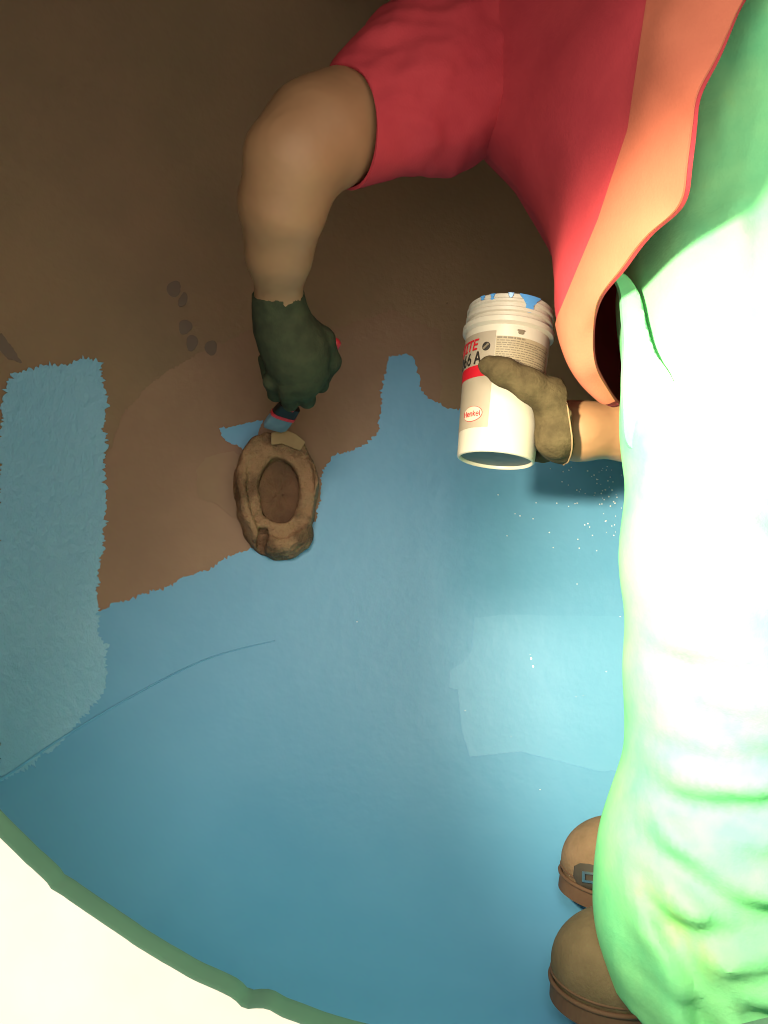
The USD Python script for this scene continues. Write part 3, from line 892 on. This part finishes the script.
can_disc("black_emblem", on_can(486.3, 346.5)[0], hpx(346.5, 486), 0.0049, 0.0050, M["ink_black"], label, 0.0006, label="round black emblem with a pale diagonal bar")
bar = []
for k in np.linspace(-1, 1, 9):
    for s in (-1, 1):
        bar.append((0.0040 * k * 0.75 - s * 0.0007, 0.0040 * k * 0.66 + s * 0.0009))
bar = np.array(bar)
hc = hpx(346.5, 486)
bt = can_pt(math.radians(on_can(486.3, 346.5)[0]) + bar[:, 0] / can_r(hc), hc + bar[:, 1], 0.0009).reshape(9, 2, 3)
part("emblem_bar", solid_grid(bt, 0.0003), M["ink_grey"], label, smooth=False)
can_disc("red_oval", on_can(472, 414)[0], hpx(414, 472), 0.0137, 0.0087, M["ink_red"], label, 0.0005, label="thin red oval outline")
can_disc("white_oval", on_can(472, 414)[0], hpx(414, 472), 0.0131, 0.0081, M["ink_white"], label, 0.0008, label="white oval field")
can_text("oval_lettering", "Henkel", 0.0062, 0, hpx(416.8, 472), M["ink_red"], label, bold=False, dr=0.0010, squeeze=0.86, center=on_can(472, 414)[0], label="small red lettering in the oval")
field = can_sheet("text_panel", on_can(495, 350)[0], 62, hpx(365, 500), hpx(335.5, 500), M["text_field"], can, label="tan panel of fine print")
rows = []
g3 = np.random.default_rng(4)
for i in range(11):
    hh = hpx(338 + i * 2.3, 500)
    x = on_can(496, 350)[0]
    end = (60 if i % 4 != 3 else g3.uniform(30, 56)) if i else 16
    while x < end:
        L = g3.uniform(2, 7)
        ths = np.radians(np.linspace(x, min(x + L, end), 3))
        hs = np.array([hh, hh + (0.0008 if i else 0.0018)])
        T_, H_ = np.meshgrid(ths, hs)
        tp = can_pt(T_.ravel(), H_.ravel(), 0.0006).reshape(2, 3, 3)
        rows.append(solid_grid(tp, 0.0002))
        x += L + 1.3
part("fine_print", merge(*rows), M["ink_grey"], field, smooth=False, kind="stuff", label="rows of unreadable fine print")

# blue runs of paint on the rim


def drip(th0, w_top, w_low, h_top, h_low, seed):
    n, mcount = 12, 9
    gg = np.random.default_rng(seed)
    pts = np.zeros((n, mcount, 3)); nr = np.zeros((n, mcount, 3))
    pr = np.array([(r_, z_) for r_, z_ in prof[9:27]])
    for i in range(n):
        k = i / (n - 1)
        hh = h_top + (h_low - h_top) * k
        w = w_top + (w_low - w_top) * min(1, k * 1.8) + 0.6 * gg.normal()
        if k > 0.9:
            w *= 0.55
        R_ = max(np.interp(hh, pr[:, 1], pr[:, 0]), can_r(hh)) + 0.0007
        ths = np.radians(th0 + np.linspace(-w, w, mcount))
        pts[i] = C_BOT + (R_ * np.sin(ths))[:, None] * cx - (R_ * np.cos(ths))[:, None] * cy + hh * cz
        nr[i] = np.sin(ths)[:, None] * cx - np.cos(ths)[:, None] * cy
    return solid_grid(pts, 0.0012, nrm=nr)


part("paint_run", drip(17, 15, 5, h - 0.0005, h - 0.020, 1), M["wet_blue"], can, label="blue paint run on the rim")
part("paint_run", drip(-9, 4, 2, h - 0.0005, h - 0.006, 2), M["wet_blue"], can, label="blue paint run on the rim")
part("paint_run", drip(-33, 3, 2, h - 0.001, h - 0.008, 3), M["wet_blue"], can, label="blue paint run on the rim")
part("paint_run", drip(-48, 4, 2, h - 0.001, h - 0.006, 5), M["wet_blue"], can, label="blue paint run on the rim")
part("paint_smudge", drip(9, 5, 4, h - 0.041, h - 0.046, 4), M["ink_grey"], can, label="grey smudge under the collar")

# ---- glove holding the can
can_axis_at = lambda hh: C_BOT + cz * hh


def around(hh, r, th):
    """A point round the can: th from the lens side, positive to the right, r from the surface."""
    rr = can_r(hh) + r
    return C_BOT + cz * hh + rr * math.sin(th) * cx - rr * math.cos(th) * cy


rad = math.radians
TH = [(around(hpx(410), 0.026, rad(66)), 0.024), (around(hpx(393), 0.020, rad(46)), 0.0205), (around(hpx(386), 0.0145, rad(18)), 0.0165), (around(hpx(377), 0.0125, rad(-8)), 0.0142), (around(hpx(371), 0.0105, rad(-25)), 0.0115)]
FING = []
for i, (py, tip, r) in enumerate([(369, 164, 0.0125), (390, 170, 0.013), (410, 166, 0.0125), (428, 156, 0.011)]):
    hh = hpx(py)
    FING.append([(around(hh, 0.028, rad(88 - 0 * i)), 0.0145), (around(hh, 0.022, rad(118)), r + 0.001), (around(hh, r + 0.001, rad(142)), r), (around(hh, r, rad(tip)), r - 0.0012), (around(hh - 0.003, r, rad(tip + 18)), r - 0.0025)])


CUFF_C = np.array([0.1985, 0.884, P(0, 430, 0.884)[2]])
CUFF_N = np.array([1.0, 0.0, 0.16]) / math.hypot(1, 0.16)


def glove_l_sdf(p):
    pal = smin(cap(p, around(hpx(380), 0.026, rad(78)), around(hpx(424), 0.025, rad(62)), 0.022, 0.0235), cap(p, around(hpx(402), 0.034, rad(70)), P(572, 429, 0.883), 0.032, 0.0365), 0.018)
    pal = smin(pal, cap(p, around(hpx(430), 0.022, rad(60)), P(562, 435, 0.88), 0.018, 0.028), 0.014)
    d = smin(pal, chain(p, TH, 0.008), 0.014)
    for fg in FING:
        d = smin(d, chain(p, fg, 0.006), 0.008)
    d = smin(d, cap(p, P(557, 369, 0.905), P(563, 380, 0.905), 0.0115, 0.0115), 0.012)
    cuff = cap(p, P(566, 429, 0.886), P(583, 430.5, 0.885), 0.0355, 0.0345)
    d = smin(d, cuff, 0.01)
    d = np.maximum(d, (p - CUFF_C) @ CUFF_N + 0.0008 * np.sin(p[:, 2] * 210))
    # stay off the can
    q = p - C_BOT
    hh = q @ cz
    rr = np.linalg.norm(q - hh[:, None] * cz, axis=1) - can_r(hh) - 0.0004
    d = np.maximum(d, -rr)
    return wobble(p, d, 0.0016, 90, 8, 3)


glove = part("glove", nets(glove_l_sdf, P(500, 420, 0.88) - [0.075, 0.075, 0.085], P(540, 420, 0.88) + [0.085, 0.13, 0.09], 0.0026), M["glove_tan"], person, smooth=True, label="worn tan work glove holding the can")
a = np.linspace(0, 2 * math.pi, 60, endpoint=False)
e1 = np.cross(CUFF_N, [0, 1.0, 0]); e1 /= np.linalg.norm(e1); e2 = np.cross(CUFF_N, e1)
dirs_ = np.outer(np.cos(a), e1) + np.outer(np.sin(a), e2)
rr_ = np.linspace(0.02, 0.06, 161)
smp = CUFF_C - CUFF_N * 0.0045 + dirs_[:, None] * rr_[None, :, None]
sd_ = glove_l_sdf(smp.reshape(-1, 3)).reshape(len(a), -1)
ring = CUFF_C - CUFF_N * 0.0025 + dirs_ * (rr_[np.argmax(sd_ > 0, axis=1)] + 0.0003)[:, None]
ring = np.vstack([ring, ring[:1]])
part("cuff_hem", tube(ring, 0.0009, 8), M["thread"], glove, smooth=True, label="pale stitched cuff edge")

# ---- glove with the brush
K = lambda px, py, d: P(px, py, d)
GR_PALM = [(K(279, 308, 0.985), 0.0315), (K(284, 328, 1.0), 0.034), (K(296, 352, 1.02), 0.039), (K(300, 372, 1.035), 0.036)]
KN = [(K(318, 372, 1.035), 0.0120), (K(304, 388, 1.032), 0.0125), (K(287, 391, 1.032), 0.0120), (K(272, 382, 1.035), 0.0110)]
BR_A, BR_B = K(333, 346, 1.065), K(287, 410, 1.135)
bdir = (BR_B - BR_A) / np.linalg.norm(BR_B - BR_A)
FR = []
for i, (k, r) in enumerate(KN):
    mid = k + [0.0, 0.035, -0.010]
    t_ = BR_A + bdir * ((mid - BR_A) @ bdir)
    end = k + [-0.012, 0.058, 0.020]
    FR.append([(K(298, 350, 1.02), 0.018), (k, r), (mid, r * 0.92), (end, r * 0.86), (end + [-0.006, -0.012, 0.018], r * 0.78)])
TR = [(K(300, 328, 1.01), 0.020), (K(322, 340, 1.03), 0.0165), (K(330, 362, 1.06), 0.0145), (K(322, 378, 1.085), 0.012)]


def glove_r_sdf(p):
    d = chain(p, GR_PALM, 0.02)
    fd = None
    for fg in FR:
        c = chain(p, fg, 0.006)
        fd = c if fd is None else smin(fd, c, 0.003)
    d = smin(d, fd, 0.007)
    d = smin(d, chain(p, TR, 0.006), 0.006)
    cuff = chain(p, [(K(278, 288, 0.965), 0.0325), (K(279, 308, 0.985), 0.0315)], 0.01)
    d = smin(d, cuff, 0.008)
    n_ = P(277, 296, 0.97) - P(281, 330, 1.0); n_ /= np.linalg.norm(n_)
    d = np.maximum(d, (p - P(278, 293, 0.968)) @ n_ + 0.006 * np.sin(p[:, 0] * 60))
    return wobble(p, d, 0.0016, 80, 18, 3)


part("glove", nets(glove_r_sdf, P(290, 350, 1.03) - [0.085, 0.10, 0.105], P(290, 350, 1.03) + [0.085, 0.115, 0.105], 0.0028), M["glove_dark"], person, smooth=True, label="dark olive work glove gripping the brush")

brush = thing("paint_brush", "paint brush with a red handle pressed against the pipe stub by the dark glove", "brush", BR_B)
part("handle", tube([BR_A - bdir * 0.012, BR_A - bdir * 0.009, BR_A, BR_A + bdir * 0.03, BR_A + bdir * 0.06, BR_B - bdir * 0.006], [0.003, 0.0075, 0.009, 0.0085, 0.008, 0.010], 14), M["brush_red"], brush, smooth=60)
wd = np.array([0.9, 0.25, 0.1]); wd -= bdir * (wd @ bdir); wd /= np.linalg.norm(wd)
td = np.cross(bdir, wd)


def flat_loft(c0, secs, n=28):
    a = np.linspace(0, 2 * math.pi, n, endpoint=False)
    g = []
    for s, wv, tv in secs:
        q = np.sign(np.cos(a)) * np.abs(np.cos(a)) ** 0.6
        r = np.sign(np.sin(a)) * np.abs(np.sin(a)) ** 0.6
        g.append(c0 + bdir * s + np.outer(q * wv, wd) + np.outer(r * tv, td))
    g = np.array(g)
    return g.reshape(-1, 3), grid_faces(len(secs), n, True)


part("ferrule", flat_loft(BR_B, [(-0.008, 0.0004, 0.0004), (-0.008, 0.017, 0.008), (0.012, 0.019, 0.008), (0.012, 0.0004, 0.0004)]), M["black"], brush, smooth=35)
part("ferrule_band", flat_loft(BR_B, [(0.009, 0.001, 0.001), (0.009, 0.0196, 0.0086), (0.014, 0.0196, 0.0086), (0.014, 0.001, 0.001)]), M["brush_red"], brush, smooth=35, label="red band at the end of the ferrule")
part("bristles", flat_loft(BR_B, [(0.010, 0.001, 0.001), (0.012, 0.018, 0.0072), (0.024, 0.0195, 0.0068), (0.036, 0.019, 0.005), (0.042, 0.015, 0.002), (0.043, 0.001, 0.0005)]), M["bristle"], brush, smooth=50, label="bristles wet with grey blue paint")

# ------------------------------------------------------------------ shoes


def shoe(toe_px, heel_off, zfloor, pitch, upper, lab):
    """A shoe whose toe tip is seen at a pixel; heel_off points from the toe tip to the heel in the floor plane; the toe is lifted by pitch degrees."""
    L = float(np.linalg.norm(heel_off))
    toe = np.array([*P(*toe_px)[:2], zfloor + L * 0.75 * math.sin(rad(pitch))])
    flat = -np.array([heel_off[0], heel_off[1], 0]) / L
    ax = flat * math.cos(rad(pitch)) + np.array([0, 0, 1.0]) * math.sin(rad(pitch))      # towards the toe
    sd = np.array([-flat[1], flat[0], 0])
    upz = np.cross(ax, sd)

    def loc(p):
        q = p - toe
        return np.stack([-(q @ ax), q @ sd, q @ upz], -1)              # back from the tip, sideways, up

    def up(p):
        q = loc(p)
        d = ell(q, (0.052, 0, 0.036), (0.054, 0.052, 0.048))
        d = smin(d, cap(q, (0.07, 0, 0.044), (0.15, 0, 0.058), 0.042, 0.040), 0.03)
        d = smin(d, cap(q, (0.16, 0, 0.045), (L - 0.045, 0, 0.045), 0.036, 0.036), 0.03)
        d = smin(d, cap(q, (L - 0.085, 0, 0.06), (L - 0.075, 0, 0.105), 0.040, 0.041), 0.03)
        d = smax(d, q[:, 2] - 0.120, 0.006)
        return smax(d, 0.014 - q[:, 2], 0.003)

    def half(x):
        if x < 0.055:
            return 0.051 * math.sqrt(max(1 - ((0.055 - x) / 0.055) ** 2, 0))
        if x > L - 0.036:
            return 0.036 * math.sqrt(max(1 - ((x - L + 0.036) / 0.036) ** 2, 0))
        return float(np.interp(x, [0.055, 0.12, 0.19, L - 0.036], [0.051, 0.048, 0.040, 0.036]))

    s = np.concatenate([0.055 * (1 - np.cos(np.linspace(0.02, math.pi / 2, 16))), np.linspace(0.06, L - 0.04, 30), L - 0.036 * (1 - np.sin(np.linspace(0, math.pi / 2 - 0.02, 12)))])
    w = np.array([half(x) for x in s])
    outl = np.vstack([np.stack([s, w], 1), np.stack([s, -w], 1)[::-1]])
    world = lambda q: toe + np.outer(-q[:, 0], ax) + np.outer(q[:, 1], sd) + np.outer(q[:, 2], upz)
    sole = trimesh.creation.extrude_polygon(Polygon(outl).buffer(0.0005), 0.017, engine="earcut")
    c = toe - ax * L / 2
    ext = np.abs(ax) * (L / 2 + 0.02) + np.abs(sd) * 0.075 + 0.02
    root = part("shoe", nets(up, c - ext, c + ext + [0, 0, 0.15], 0.0042), upper, person, smooth=True, label=lab)
    part("sole", (world(np.array(sole.vertices)), np.array(sole.faces)), M["sole"], root, smooth=30)
    for z, o, r in ((0.0185, 0.0012, 0.0024), (0.0255, 0.0008, 0.0014)):
        wl = Polygon(outl).buffer(o).exterior
        q = np.array([wl.interpolate(t, normalized=True).coords[0] for t in np.linspace(0, 1, 160)])
        part("welt", tube(world(np.column_stack([q, np.full(160, z)])), r, 8), M["sole"], root, smooth=60)
    return root, up


def floor_z(x, y):
    r = RV * math.sqrt(1 - max((y - YC) / DISH, 0) ** 2)
    return CZ - math.sqrt(r ** 2 - (x - CX) ** 2)


far_shoe, far_up = shoe((562, 905, 0.92), (0.262, 0.05), floor_z(0.27, 0.93) + 0.004, 9, M["suede"], "tan suede shoe with a dark buckled patch, the farther one")
near_shoe, near_up = shoe((553, 990, 0.775), (0.262, 0.04), floor_z(0.27, 0.8) + 0.004, 5, M["suede_shaded"], "tan suede shoe with shade put into its colour at the bottom edge, the nearer one")
patch = [(574, 866), (580, 863), (590, 864), (602, 868), (602, 890), (588, 889), (578, 886), (573, 876)]
on_surface("buckle_patch", patch, far_up, 0.6, 1.1, 0.003, 0.005, M["patch"], far_shoe, label="dark patch that carries the buckle")
bk = Polygon([(582, 871), (596, 873), (596, 884), (582, 882)], [[(585, 874), (593, 875), (593, 881), (585, 880)]])
on_surface("buckle", bk, far_up, 0.6, 1.1, 0.006, 0.004, M["steel"], far_shoe, cell=3.0, label="small steel buckle")
